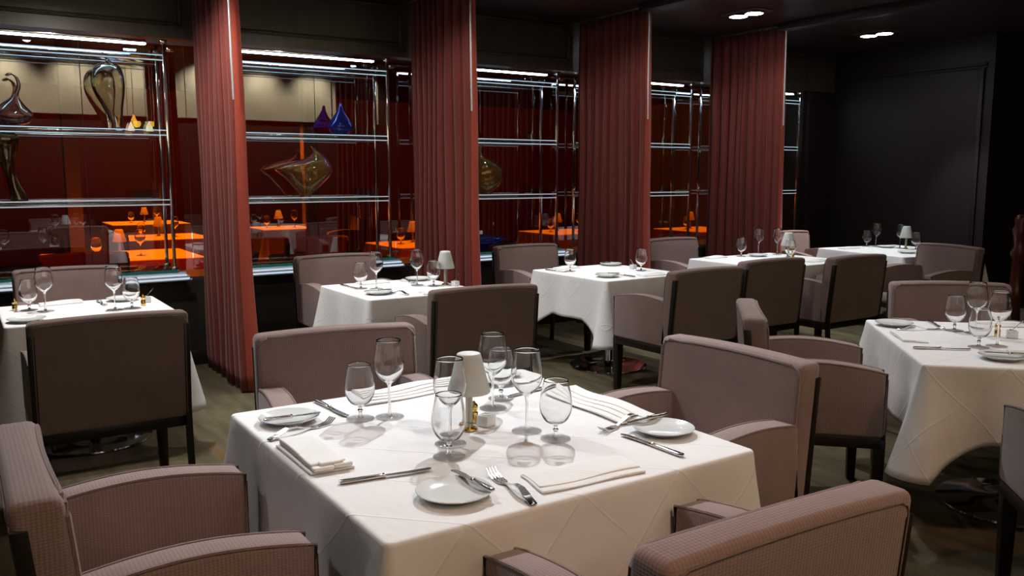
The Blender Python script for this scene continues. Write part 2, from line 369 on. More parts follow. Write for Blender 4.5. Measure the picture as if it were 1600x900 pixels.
# skirting and mouldings
struct('baseboard_window', MB().box(((x0 + x1) / 2, 6.86, .06), (x1 - x0, .03, .12), .006), 'darkwood')
struct('baseboard_right', MB().box((ENDX - .015, 5.9, .06), (.03, 2.0, .12), .006), 'darkwood')
tn = 1
for k in range(-1, 5):
    xr = CX0 + PITCHX * k - .09; xl = xr - 1.55
    if xr > 8.9: xr = 8.88
    b = MB()
    for (a, c, d) in (((xl + xr) / 2, 2.585, 0), ((xl + xr) / 2, 2.90, 0)):
        b.box((a, 6.812, c), (xr - xl, .022, .03), .006).box((a, 6.806, c), (xr - xl, .03, .010), .004)
    for a in (xl, xr):
        b.box((a, 6.812, 2.742), (.03, .022, .345), .006).box((a, 6.806, 2.742), (.010, .03, .345), .004)
    struct('trim_%d' % tn, b, 'panel'); tn += 1
b = MB().box((ENDX - .012, 5.9, 2.64), (.03, 1.9, .03), .008).box((ENDX - .014, 5.9, 2.60), (.02, 1.9, .014), .005).box((ENDX - .012, 6.72, 2.78), (.03, .03, .26), .006).box((ENDX - .012, 5.0, 1.3), (.03, .05, 2.6), .006)
struct('trim_%d' % tn, b, 'endpanel'); tn += 1
# ceiling beams that run on from each curtain into the room
for k, x in enumerate(CX):
    struct('trim_%d' % tn, MB().box((x - .03, 4.33, CEIL - .035), (.17, 2.9, .07), .006), 'beam'); tn += 1
# red window panes behind the display cases, two per bay, joint in the middle
wn = 1
for k in range(-1, 4):
    xa = CX0 + PITCHX * k + .003; xb = xa + PITCHX - .006
    xj = CX0 + PITCHX * k + 1.06
    if k == 3: xb = 8.70; xj = 7.9
    for (p, q) in ((xa, xj - .003), (xj + .003, xb)):
        struct('window_%d' % wn, MB().box(((p + q) / 2, YR + .03, 1.60), (q - p, .008, 1.76)), 'red'); wn += 1
# the next room
struct('wall_beyond', MB().box((4.2, 16.2, 1.5), (17, .1, 3.0)), 'farwall')
for x, y in ((1.05, 9.6), (3.9, 10.6), (4.35, 12.0)):  # last two columns are added to stand in for bright streaks of light
    struct('trim_%d' % tn, MB().box((x, y, 1.48), (.14, .14, 2.96), .01), 'post'); tn += 1

# ------------------------------------------------------------------ curtains
def make_curtain(x, label, seed):
    rnd = random.Random(seed)
    t = thing('curtain', label, 'curtain', (x, 0, 0), 0, None)
    bm = bmesh.new(); ya, yb = 6.76, 5.80; nf = 9; per = nf * 16
    rows = 26; cols = []
    wd = [rnd.uniform(.6, 1.5) for _ in range(nf)]; tot = sum(wd); cum = [sum(wd[:q]) / tot for q in range(nf + 1)]
    ph = [rnd.uniform(-.25, .25) for _ in range(nf + 2)]; am = [rnd.uniform(.55, 1.35) for _ in range(nf + 2)]
    # path: from the wall out into the room in folds, then the leading edge wraps to the right
    for i in range(per + 1):
        f = i / per * nf; k = int(min(f, nf)); kk = min(k, nf - 1); u = cum[kk] + (cum[kk + 1] - cum[kk]) * (f - kk); a = am[k] * (1 - (f - k)) + am[min(k + 1, nf + 1)] * (f - k)
        p = ph[k] * (1 - (f - k)) + ph[min(k + 1, nf + 1)] * (f - k)
        cols.append((.030 * a * math.sin(2 * PI * f + p * 2), ya + (yb - ya) * u + .012 * math.sin(4 * PI * f), 0, 0))
    for i in range(1, 13):
        u = i / 12; cols.append((cols[per][0] * (1 - u) + -.016 + .070 * u, yb - .012 * math.sin(PI * u) - .006, u, 1))
    for i in range(1, 7):
        u = i / 6; cols.append((.054 + .004 * u, yb + .07 * u, 1, 1))
    grid = []
    for r in range(rows + 1):
        z = 2.925 - (2.925 - .012) * r / rows; low = (1 - z / 2.925)
        g = []
        for (dx, y, w_, lead) in cols:
            s = .75 + .45 * low
            xx = dx * (s if not lead else 1) + w_ * .040 * low ** 2.2 + .006 * math.sin(3 * z + y * 9)
            yy = y - (.045 * low ** 2 * ((6.76 - y) / .96)) if not lead else y - .045 * low ** 2
            g.append(bm.verts.new((xx, yy, z)))
        grid.append(g)
    pos = [[v.co.copy() for v in g] for g in grid]; bm.free()
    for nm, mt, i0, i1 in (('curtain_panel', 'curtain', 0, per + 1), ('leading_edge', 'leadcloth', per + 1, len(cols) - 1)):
        bm = bmesh.new(); gg = [[bm.verts.new(c) for c in g[i0:i1 + 1]] for g in pos]
        for a, b in zip(gg, gg[1:]):
            for i in range(len(a) - 1): bm.faces.new((a[i], a[i + 1], b[i + 1], b[i]))
        mb = MB(); mb.bm.free(); mb.bm = bm
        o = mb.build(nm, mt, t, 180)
        md = o.modifiers.new('thickness', 'SOLIDIFY'); md.thickness = .004; md.offset = 0
        if nm == 'leading_edge': o['label'] = 'leading edge of the curtain, light on it painted in as brighter red'
    for i in range(nf * 2): MB().box((0, 6.72 - .045 * i, 2.932), (.012, .018, .014), .003).build('curtain_glider', 'track', t)
    mb = MB().tube([(-.028, 5.742, 2.92), (-.026, 5.738, 2.4), (-.022, 5.735, 1.965)], .0075, 10).tube([(-.026, 5.742, 2.92), (.0, 5.79, 2.925)], .004, 6)
    tag(mb.build('pull_wand', 'satin', t), 'thin chrome pull wand hanging at the leading edge of the curtain')
    return t
cl = ['dark oxblood pleated curtain, leftmost, behind the chair backs and nearest the left table',
      'dark oxblood pleated curtain, second from left, behind the small lamp on the table',
      'dark oxblood pleated curtain, third from left, with its track hooks showing at the ceiling',
      'dark oxblood pleated curtain, rightmost, beside the dark end wall']
for k in range(4):
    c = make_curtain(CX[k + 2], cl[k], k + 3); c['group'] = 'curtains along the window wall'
    struct('trim_%d' % tn, MB().box((CX[k + 2], 6.24, 2.9425), (.02, 1.08, .009)), 'track'); tn += 1

# ------------------------------------------------------------------ display cases
def make_case(label, cat, group):
    """local origin: the curtain line left of the case, floor level"""
    t = thing('display_case', label, cat, (0, 0, 0), 0, group)
    xl, xr = .20, 1.585; yf, yb = YP, YP + .27
    for x in (xl, xr):
        for y in (yf, yb):
            MB().box((x, y, 1.60), (.022, .022, 1.72), .002).build('post', 'chrome', t)
    for z in (1.79, 1.275, 2.335):
        s = MB().box(((xl + xr) / 2, (yf + yb) / 2, z), (xr - xl - .03, yb - yf + .02, .012), .002).build('shelf', 'shelf', t)
        for dz in (.018, -.018):
            tag(MB().box(((xl + xr) / 2, yf - .004, z + dz), (xr - xl, .010, .0065), .002).build('glow_edge', 'glowedge' if z > 1.5 else 'glowedge_low', s), 'bright edge of the glass shelf, painted glow for light from the strip above')
            MB().box(((xl + xr) / 2, yb + .01, z + dz), (xr - xl, .006, .004), .001).build('shelf_rail', 'satin', s)
        MB().box((xr - .12, yb - .06, z + .055), (.24, .004, .075)).build('end_stop', 'shelf', s)
    MB().box(((xl + xr) / 2 - .06, yf + .02, 2.427), (xr - xl - .12, .045, .009), .002).build('light_strip', 'led', t)
    MB().box(((xl + xr) / 2 - .06, yf + .02, 2.443), (xr - xl - .12, .075, .022), .003).build('light_housing', 'chrome', t)
    b = MB().box(((xl + xr) / 2, yf + .0, .715), (xr - xl + .14, .10, .06), .004)
    for yy, zz, ex, rr in ((-.045, .738, .07, .011), (-.062, .712, .09, .013), (-.05, .686, .11, .011)): b.tube([(xl - ex, yf + yy, zz), (xr + ex, yf + yy, zz)], rr, 12)
    MB().box(((xl + xr) / 2, yf - .074, .7255), (xr - xl + .14, .004, .013), .001).build('ledge_glow', 'glowledge', t)  # added glowing strips for the bright lines along the ledge
    MB().box(((xl + xr) / 2, yf - .074, .698), (xr - xl + .18, .004, .012), .001).build('ledge_glow', 'glowledge', t)
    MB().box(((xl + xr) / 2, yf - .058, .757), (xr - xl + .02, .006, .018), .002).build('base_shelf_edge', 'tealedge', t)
    b.build('ledge', 'satin', t)
    MB().box(((xl + xr) / 2, (yf + yb) / 2 + .02, .757), (xr - xl - .03, yb - yf + .10, .02), .003).build('base_shelf', 'shelf', t)
    for x, y, z in ((xr, yf, 2.45), (xr + .05, yf + .03, 2.40), (xr, yb, 2.41), (xr + .0, yf, .772), (xr, yb, .775), (xl, yf, 2.45), (xl, yf, .772)):
        MB().box((x, y, z), (.05, .045, .03), .004).build('clamp', 'chrome', t)
    return t
names = ['mirrored glass and chrome display case behind the left table, holding two tall smoky vases',
         'glass and chrome display case between first and second curtains, holding the swirled glass bowl',
         'glass and chrome display case between second and third curtains, holding the amber vase',
         'empty glass and chrome display case between third and fourth curtains',
         'glass and chrome display case right of the last curtain, mostly hidden, by the pier']
for k in range(5):
    lx = CX0 + PITCHX * (k - 1)
    o = put('case', make_case, names[k], 'display case', (lx, 0, 0), 0, 'display cases along the window wall')

# blown-glass vases on the shelves
def vase(name, label, sections, mat, cat='vase', seg=40):
    """sections: (z, x offset, y offset, rx, ry); closed shell"""
    bm = bmesh.new(); rings = []
    # smooth the stack by Catmull-Rom
    S = []; n = len(sections)
    for i in range(n - 1):
        p0 = sections[max(i - 1, 0)]; p1 = sections[i]; p2 = sections[i + 1]; p3 = sections[min(i + 2, n - 1)]
        for q in range(5):
            t = q / 5; S.append([.5 * (2 * b + (c - a) * t + (2 * a - 5 * b + 4 * c - d) * t * t + (3 * b - a - 3 * c + d) * t ** 3) for a, b, c, d in zip(p0, p1, p2, p3)])
    S.append(list(sections[-1]))
    for z, ox, oy, rx, ry in S:
        rings.append([bm.verts.new((ox + max(rx, .002) * math.cos(2 * PI * i / seg), oy + max(ry, .002) * math.sin(2 * PI * i / seg), z)) for i in range(seg)])
    for a, b in zip(rings, rings[1:]):
        for i in range(seg): bm.faces.new((a[i], a[(i + 1) % seg], b[(i + 1) % seg], b[i]))
    bm.faces.new(rings[0][::-1]); bm.faces.new(rings[-1])
    mb = MB(); mb.bm.free(); mb.bm = bm
    o = mb.build(name, mat, None, 180); md = o.modifiers.new('wall', 'SOLIDIFY'); md.thickness = .007; md.offset = -1; return tag(o, label, cat)
smoky = vase_mat('smoky_grey_glass', [(0, (.88, .87, .80)), (.6, (.75, .75, .68)), (1, (.45, .45, .40))])
dusk = vase_mat('dark_violet_clear_glass', [(0, (.75, .66, .68)), (.6, (.5, .4, .5)), (1, (.3, .25, .4))])
ambgreen = vase_mat('green_amber_glass', [(0, (.6, .62, .35)), (.5, (.35, .6, .52)), (1, (.7, .4, .1))])
blue = vase_mat('cobalt_glass', [(0, (.10, .14, .85)), (.5, (.25, .2, .9)), (1, (.6, .5, .95))], .96)
irid = vase_mat('iridescent_glass', [(0, (.92, .80, .35)), (.25, (.90, .72, .30)), (.42, (.90, .40, .60)), (.7, (.70, .30, .85)), (1, (.95, .6, .7))], .95)
amber = vase_mat('amber_olive_glass', [(0, (.85, .68, .25)), (.5, (.7, .55, .25)), (1, (.85, .6, .4))], .96)
V1 = 1.812; V2 = 1.297; VB = .77
def at_shelf(o, x, z, y=6.96): o.location = (x, y, z); return o
at_shelf(vase('glass_vase', 'dark onion-shaped glass vase with a hooked neck, at left edge on the upper shelf', [(0, 0, 0, .03, .03), (.03, 0, 0, .10, .07), (.09, 0, 0, .12, .08), (.15, .0, 0, .075, .05), (.21, .02, 0, .022, .02), (.28, .045, 0, .014, .013), (.335, .035, 0, .011, .011), (.36, .005, 0, .009, .009), (.35, -.02, 0, .006, .006)], dusk), .42, V1)
at_shelf(vase('glass_vase', 'tall smoky grey teardrop vase with a thin bent spout on the upper shelf', [(0, .02, 0, .035, .03), (.06, .02, 0, .042, .035), (.16, .0, 0, .07, .055), (.28, -.02, 0, .108, .075), (.38, -.025, 0, .112, .08), (.45, -.02, 0, .085, .06), (.48, -.01, 0, .035, .03), (.50, -.02, 0, .012, .012), (.55, -.05, 0, .006, .006)], smoky), 1.06, V1)
at_shelf(vase('glass_vase', 'slender green and amber glass vase at left edge on the middle shelf', [(0, .06, 0, .055, .045), (.05, .05, 0, .05, .04), (.16, .02, 0, .035, .03), (.27, .0, 0, .045, .035), (.38, -.01, 0, .085, .06), (.45, -.01, 0, .09, .06), (.475, -.01, 0, .06, .05), (.482, -.01, 0, .02, .02)], ambgreen), .36, V2)
at_shelf(vase('glass_vase', 'cobalt blue teardrop glass vase with pointed top on the upper shelf', [(0, 0, 0, .035, .03), (.02, 0, 0, .085, .065), (.06, 0, 0, .108, .08), (.10, 0, 0, .10, .075), (.15, 0, 0, .066, .05), (.20, 0, 0, .032, .03), (.24, .004, 0, .017, .016), (.265, .006, 0, .012, .012), (.275, .006, 0, .004, .004)], blue), 2.83, V1)
at_shelf(vase('glass_bowl', 'large swirled iridescent glass bowl tapering to a narrow foot on the middle shelf', [(0, 0, 0, .045, .035), (.03, .005, 0, .06, .045), (.09, .015, 0, .12, .075), (.16, .02, 0, .19, .10), (.22, .0, 0, .245, .115), (.255, .01, 0, .225, .11), (.285, .05, 0, .17, .09), (.315, .10, 0, .10, .065), (.35, .115, 0, .05, .04), (.39, .09, 0, .022, .02), (.425, .06, 0, .006, .006)], irid, 'glass bowl'), 2.50, V2)
at_shelf(vase('glass_vase', 'amber and olive blown-glass vase half hidden by the second curtain', [(0, 0, 0, .06, .05), (.03, .0, 0, .085, .06), (.10, .02, 0, .14, .09), (.19, .03, 0, .155, .095), (.26, .02, 0, .13, .085), (.31, -.02, 0, .085, .06), (.35, -.06, 0, .04, .035), (.40, -.07, 0, .02, .02), (.44, -.05, 0, .016, .016), (.46, -.04, 0, .018, .018)], amber), 4.27, V2)
at_shelf(vase('glass_dish', 'cobalt and white glass dish on the bottom shelf beside the second curtain', [(0, 0, 0, .03, .03), (.03, 0, 0, .06, .05), (.06, .03, 0, .16, .10), (.10, .04, 0, .19, .11), (.13, .02, 0, .12, .08), (.145, 0, 0, .05, .04)], blue, 'glass dish'), 4.25, VB)

# ------------------------------------------------------------------ recessed ceiling downlights
def make_fixture(label, cat, group):
    t = thing('recessed_downlight', label, cat, (0, 0, 0), 0, group)
    b = MB()
    for x, y, dx, dy in ((0, .20, .24, .03), (0, -.20, .24, .03), (.105, 0, .03, .43), (-.105, 0, .03, .43)): b.box((x, y, CEIL - .006), (dx, dy, .012), .002)
    b.build('frame', 'track', t)
    for s in (-1, 1):
        h = MB().lathe([(.0, .0), (.075, .0), (.085, -.01), (.088, -.026), (.080, -.026), (.072, -.012), (.0, -.012)], 24, Matrix.Translation((0, s * .092, CEIL - .004))).build('lamp_housing', 'chrome', t)
        MB().lathe([(0, -.0135), (.079, -.0135), (.079, -.027), (0, -.032)], 20, Matrix.Translation((0, s * .092, CEIL - .004))).build('lens', 'lens', h)
    return t
put('fixture', make_fixture, 'bright square recessed ceiling downlight, the nearer, above the window tables', 'ceiling light', (6.2, 5.55, 0))
put('fixture', make_fixture, 'square recessed ceiling downlight farther back, near the dark end wall', 'ceiling light', (8.2, 5.57, 0))

# ------------------------------------------------------------------ chairs
HT = .875
def lean(z): return -.045 * (z - .385) / .49
def make_chair(label, cat, group):
    t = thing('upholstered_armchair', label, cat, (0, 0, 0), 0, group)
    # backrest: boxed slab, leaning back, front face a little hollow, top a little arched
    def fb(x, y, z):
        c = 1 - (x / .32) ** 2
        top = max(0, (z - .6) / (HT - .6))
        return (x, y + lean(z) - (.012 * c if y > -.235 else 0), z + .010 * c * top)
    b = MB().box((0, -.235, .63), (.634, .10, .49), .022, 3, cuts=((0, 8), (2, 6)), fn=fb)
    back = b.build('backrest', 'chair', t)
    pts = []
    x1, za, zb, rr = .304, .40, HT - .012, .03
    path = [(-x1, za), (-x1, zb - rr), (-x1 + rr * .3, zb - rr * .3), (-x1 + rr, zb)] + [(-x1 + rr + (2 * x1 - 2 * rr) * i / 10, zb) for i in range(1, 10)] + [(x1 - rr, zb), (x1 - rr * .3, zb - rr * .3), (x1, zb - rr), (x1, za)]
    MB().tube([fb(x, -.186 + (.0 if True else 0), z) for x, z in path], .0065, 6).build('piping', 'piping', back)
    MB().tube([fb(x * .985, -.2855, z if z < .8 else z - .006) for x, z in path], .0025, 6).build('seam', 'piping', back)
    # armrests: upholstered side panels with an arched top
    def top(y):
        u = (y + .22) / .48
        return .672 + .030 * math.sin(PI * min(1, max(0, u * .9 + .08))) - .012 * u
    for s in (-1, 1):
        prof = [(-.25, .385), (.255, .385)] + [(.255 - .475 * i / 12, top(.255 - .475 * i / 12)) for i in range(13)]
        a = MB().prism(prof, 0, s * .228, s * .317, .014, 3).build('armrest', 'chair', t)
        for xo in (.234, .312):
            ys = [.257 - .46 * i / 12 for i in range(13)]
            pp = [(s * xo, .254, .40), (s * xo, .256, .55)] + [(s * xo, y, top(y) - .003) for y in ys]
            MB().tube(pp, .005, 6).build('piping', 'piping', a)
    # seat cushion
    MB().box((0, .045, .425), (.452, .50, .085), .03, 4).build('seat', 'chair', t)
    # wooden base frame
    f = MB()
    f.box((0, .235, .362), (.60, .035, .05), .004).box((0, -.245, .362), (.60, .035, .05), .004)
    for s in (-1, 1): f.box((s * .298, -.005, .362), (.034, .50, .05), .004)
    f.build('frame', 'darkwood', t)
    for s in (-1, 1):
        # front leg runs up the face of the arm; rear leg runs up the side of the back
        def fl(x, y, z): 
            k = max(0, min(1, (.37 - z) / .37)); return (s * .282 + (x - s * .282) * (1 - .25 * k), .245 + (y - .245) * (1 - .25 * k), z)
        MB().box((s * .282, .242, .187), (.055, .05, .375), .004, 2, cuts=((2, 2),), fn=fl).box((s * .274, .2585, .50), (.066, .014, .27), .004).build('leg', 'darkwood', t)
        def rl(x, y, z):
            k = max(0, (.385 - z) / .385); return (x, y + (lean(z) if z > .385 else -.035 * k), z)
        MB().box((s * .305, -.2705, .413), (.028, .031, .826), .004, 2, cuts=((2, 6),), fn=rl).build('leg', 'darkwood', t)
    return t
CG = 'taupe upholstered armchairs'
chairs = [
 ('taupe armchair turned away from us at the left table, near side', .545, 4.27, 0),
 ('taupe armchair on the window side of the left table, only its back showing', .62, 5.97, 180),
 ('taupe armchair on the far side of the front table, facing us', 1.205, 2.89, 171.5),
 ('taupe armchair turned away from us, behind the frosted lamp, at the second window table', 2.42, 4.20, -5),
 ('taupe armchair on the window side of the second window table, between the first two curtains', 2.43, 5.87, 180),
 ('taupe armchair turned away from us showing its left side, at the third window table', 4.06, 4.18, 1),
 ('taupe armchair on the window side of the third window table, beside the second curtain', 4.16, 5.84, 180),
 ('taupe armchair turned away from us, middle one of the three backs in a row', 4.92, 4.36, 0),
 ('taupe armchair on the window side, in front of the fourth display case', 5.76, 5.72, 180),
 ('taupe armchair turned away from us, rightmost of the three backs in a row', 5.68, 4.20, 0),
 ('brightly lit pinkish taupe armchair in the far corner by the dark pier', 7.52, 5.78, 180),
 ('taupe armchair at the far right facing left, in front of the dark end wall', 6.93, 4.13, 77.4),
 ('large taupe armchair on the right side of the front table, facing left', 2.005, 2.03, 92),
 ('taupe armchair behind the right front chair, turned at an angle towards the right-hand table', 3.24, 2.44, 225),
 ('taupe armchair on the far side of the right-hand table, facing us behind the glasses', 4.50, 2.43, 138.7),
 ('taupe armchair cut off by the right edge of the picture, at the right-hand table', 3.16, 1.12, -45),
 ('taupe armchair at the lower left corner, facing right towards the front table', .375, 2.075, -90),
 ('taupe armchair nearest to us at the front table, its back towards us', 1.22, 1.235, -2),
]
for lab, x, y, a in chairs: put('chair', make_chair, lab, 'chair', (x, y, 0), R(a), CG)

# ------------------------------------------------------------------ tables and cloths
ZT = .74
def make_table(label, cat, group, w=.8, d=.8):
    t = thing('pedestal_table', label, cat, (0, 0, 0), 0, group)
    MB().box((0, 0, .718), (w - .012, d - .012, .034), .006).build('tabletop', 'darkwood', t)
    MB().lathe([(0, .012), (.045, .012), (.045, .03), (.036, .05), (.036, .69), (.09, .70), (.09, .70), (0, .70)], 32).build('column', 'chrome', t)
    MB().lathe([(0, .0), (.295, .0), (.30, .006), (.298, .014), (.20, .026), (.06, .036), (.045, .05), (0, .05)], 64).build('base_disc', 'chrome', t)
    return t
def make_cloth(label, w, d, drop, corner, loc, rz, seed):
    rnd = random.Random(seed); per = []; r = .022; hw, hd = w / 2 - r, d / 2 - r
    # perimeter points, outward normals, distance along the edge to the nearest corner
    nn = 34
    for (ca, cx, cy) in ((0, hw, hd), (90, -hw, hd), (180, -hw, -hd), (270, hw, -hd)):
        for i in range(7):
            a = R(ca + 90 * i / 6); per.append((cx + r * math.cos(a), cy + r * math.sin(a), math.cos(a), math.sin(a), 0.))
        nx = {0: (-hw, hd), 90: (-hw, -hd), 180: (hw, -hd), 270: (hw, hd)}[ca]
        L = math.hypot(nx[0] - cx, nx[1] - cy); ex, ey = math.cos(R(ca + 90)), math.sin(R(ca + 90))
        for i in range(1, nn):
            u = i / nn; per.append((cx + (nx[0] - cx) * u + r * ex, cy + (nx[1] - cy) * u + r * ey, ex, ey, min(u, 1 - u) * L))
    n = len(per); bm = bmesh.new(); rings = []
    for k in (.0, .3, .6, .85, .97):
        if k == 0: rings.append([bm.verts.new((0, 0, 0))])
        else: rings.append([bm.verts.new((x * k, y * k, 0)) for x, y, *_ in per])
    er = .010
    for a in (0, 30, 60, 90):
        rings.append([bm.verts.new((x + nx * (-er + er * math.sin(R(a))), y + ny * (-er + er * math.sin(R(a))), -er + er * math.cos(R(a)))) for x, y, nx, ny, c in per])
    rip = [(rnd.uniform(0, 6.28), rnd.choice((9, 13, 17)), rnd.uniform(.002, .005)) for _ in range(3)]
    rows = 14
    for j in range(1, rows + 1):
        t = j / rows; g = []
        for i, (x, y, nx, ny, c) in enumerate(per):
            lean_ = math.exp(-(c / .055) ** 1.4); val = math.exp(-((c - .19) / .085) ** 2)
            dr = drop + corner * max(0, 1 - c / .25) ** 1.25
            off = .018 * t + .092 * lean_ * t ** 1.15 - .022 * val * t
            for p, q, am in rip: off += am * t * math.sin(p + q * 2 * PI * i / n)
            g.append(bm.verts.new((x + nx * off, y + ny * off, -er - (dr - er) * t)))
        rings.append(g)
    for i in range(n): bm.faces.new((rings[0][0], rings[1][i], rings[1][(i + 1) % n]))
    for a, b in zip(rings[1:], rings[2:]):
        for i in range(n): bm.faces.new((a[i], b[i], b[(i + 1) % n], a[(i + 1) % n]))
    mb = MB(); mb.bm.free(); mb.bm = bm
    o = mb.build('tablecloth', 'linen', None, 80); o.location = (loc[0], loc[1], ZT); o.rotation_euler = (0, 0, rz)
    md = o.modifiers.new('hem_thickness', 'SOLIDIFY'); md.thickness = .0025; md.offset = -1
    return tag(o, label, 'tablecloth', 'white tablecloths')
tables = [  # key, centre, size, rotation, words
 ('T1', (1.235, 2.08), (1.10, 1.15), 0, 'front table', .40, .16),
 ('TL', (.595, 5.185), (.83, .79), 0, 'left table', .38, .15),
 ('T2', (2.45, 5.075), (.80, .81), 0, 'second window table', .33, .16),
 ('T3', (4.215, 5.05), (.83, .90), 1, 'third window table', .31, .16),
 ('T4', (6.0, 4.99), (1.08, .94), 0, 'fourth window table', .31, .15),
 ('T5', (7.80, 4.93), (1.05, 1.08), -10, 'far corner table', .31, .15),
 ('TR', (3.92, 1.865), (1.09, 1.09), 45.5, 'right-hand table', .31, .14)]
wordcloth = {'T1': 'large white tablecloth on the big front table', 'TL': 'white tablecloth on the table at the left edge, mostly behind a chair back',
 'T2': 'white tablecloth on the second window table, left of the second curtain', 'T3': 'white tablecloth with a pointed hanging corner, on the third window table',
 'T4': 'white tablecloth on the fourth window table, showing between two chair backs', 'T5': 'white tablecloth on the far corner table against the dark wall', 'TR': 'white tablecloth on the right-hand table set at an angle'}
wordtab = {'T1': 'large square pedestal table in front, hidden under its cloth', 'TL': 'pedestal table at the left with a round chrome base under the chair', 'T2': 'small pedestal table left of the second curtain, under its cloth',
 'T3': 'small pedestal table with a round chrome base seen below its hanging cloth', 'T4': 'pedestal table behind the row of chair backs', 'T5': 'pedestal table in the far corner by the dark wall', 'TR': 'pedestal table set at an angle at the right, chrome base in shadow'}
for key, c, s, a, nm, dr, co in tables:
    o = make_table(wordtab[key], 'table', 'pedestal tables', s[0], s[1]); o.location = (*c, 0); o.rotation_euler = (0, 0, R(a))
    make_cloth(wordcloth[key], s[0], s[1], dr, co, c, R(a), sum(map(ord, key)))

# ------------------------------------------------------------------ tableware
Z0 = ZT + .0012
def shell(out, th):
    """outer profile up, then the inside back down: a closed thin wall"""
    zt = out[-1][1]; zb = out[0][1]; k = lambda z: th * (1 + 2.6 * max(0, 1 - (z - zb) / (.55 * (zt - zb))) ** 1.5)
    inn = [(max(r - k(z), 0), z + k(z) * max(0, 1 - (z - zb) / (.5 * (zt - zb)))) for i, (r, z) in enumerate(out)]
    return out + inn[::-1]
def smooth_prof(p, n=4):
    S = []
    for i in range(len(p) - 1):
        p0 = p[max(i - 1, 0)]; p1 = p[i]; p2 = p[i + 1]; p3 = p[min(i + 2, len(p) - 1)]
        for q in range(n):
            t = q / n; S.append(tuple(max(0, .5 * (2 * b + (c - a) * t + (2 * a - 5 * b + 4 * c - d) * t * t + (3 * b - a - 3 * c + d) * t ** 3)) for a, b, c, d in zip(p0, p1, p2, p3)))
    S.append(p[-1]); return S
def make_wine(label, cat, group):
    t = thing('wine_glass', label, cat, (0, 0, 0), 0, group)
    MB().lathe(shell(smooth_prof([(0, .106), (.012, .109), (.030, .125), (.043, .146), (.0462, .166), (.0445, .190), (.040, .215), (.0365, .242)]), .0011), 40).build('bowl', 'bowl', t, 180)
    MB().lathe(smooth_prof([(.0075, .004), (.0050, .014), (.0042, .035), (.0040, .070), (.0046, .094), (.008, .1055), (.010, .1085)], 3), 20).build('stem', 'stem', t, 180)
    MB().lathe([(0, 0), (.043, 0), (.044, .0012), (.043, .0026), (.03, .0042), (.014, .0065), (.0072, .0095), (0, .0095)], 40).build('foot', 'foot', t, 60)
    return t
def make_goblet(label, cat, group):
    t = thing('water_goblet', label, cat, (0, 0, 0), 0, group)
    MB().lathe(shell(smooth_prof([(0, .042), (.014, .044), (.032, .055), (.0435, .078), (.0458, .098), (.0435, .125), (.0385, .150), (.0345, .170)]), .0012), 40).build('bowl', 'bowl', t, 180)
    MB().lathe(smooth_prof([(.0085, .004), (.0055, .012), (.0052, .022), (.0085, .0275), (.0052, .032), (.007, .039), (.012, .0445)], 3), 20).build('stem', 'stem', t, 180)
    MB().lathe([(0, 0), (.042, 0), (.043, .0012), (.042, .0028), (.028, .0045), (.014, .007), (.008, .010), (0, .010)], 40).build('foot', 'foot', t, 60)
    return t
def make_lamp(label, cat, group):
    t = thing('table_lamp', label, cat, (0, 0, 0), 0, group)
    MB().lathe([(.0, 0), (.024, 0), (.025, .003), (.023, .007), (.014, .010), (0, .010)], 36).build('base', 'brass', t)
    MB().lathe([(.0, .009), (.0125, .009), (.0125, .022), (.0105, .024), (.0105, .118), (.013, .120), (.013, .126), (0, .126)], 24).build('stem', 'champagne', t)
    s = MB().lathe([(.0615, .113), (.0632, .116), (.050, .165), (.0375, .215), (.034, .2265), (.030, .2285), (.0, .2290), (.0, .2265), (.029, .2262), (.0345, .214), (.047, .164), (.060, .1165), (.0615, .113)], 44)
    s.build('lamp_shade', 'frost', t, 50)
    return t
def make_plate(label, cat, group):
    return tag(MB().lathe([(0, .004), (.048, .004), (.050, 0), (.054, 0), (.056, .004), (.072, .010), (.0885, .0165), (.0895, .0178), (.0885, .019), (.071, .0125), (.058, .0085), (.05, .0075), (0, .0075)], 56).build('bread_plate', 'china', None, 50), label, cat, group)
def blade_poly(L, w0, w1):
    return [(0, -w0 / 2), (L * .5, -w1 * .5), (L * .85, -w1 * .42), (L * .97, -w1 * .1), (L, w1 * .25), (L * .96, w1 * .45), (L * .5, w0 * .5), (0, w0 / 2)]
def make_knife(label, cat, group, L=.235, k='dinner_knife'):
    """handle end at the origin, blade along +x"""
    t = thing(k, label, cat, (0, 0, 0), 0, group); h = L * .46
    def hf(x, y, z):
        u = x / h; q = .75 + .5 * (1 - u) ; return (x, y * q * (1 if u > .08 else .8), z)
    MB().box((h / 2, 0, .005), (h, .0155, .009), .0035, 2, cuts=((0, 6),), fn=hf).lathe([(.0, -.004), (.0062, -.004), (.0072, 0), (.0062, .004), (0, .004)], 14, Matrix.Translation((h + .002, 0, .005)) @ Matrix.Rotation(PI / 2, 4, 'Y')).build('handle', 'steel', t)
    MB().prism([(x + h, y) for x, y in blade_poly(L - h, .011, .019)], 2, .0035, .0062, .0006, 1).build('blade', 'steel', t)
    return t
def make_butter(label, cat, group): return make_knife(label, cat, group, .172, 'butter_knife')
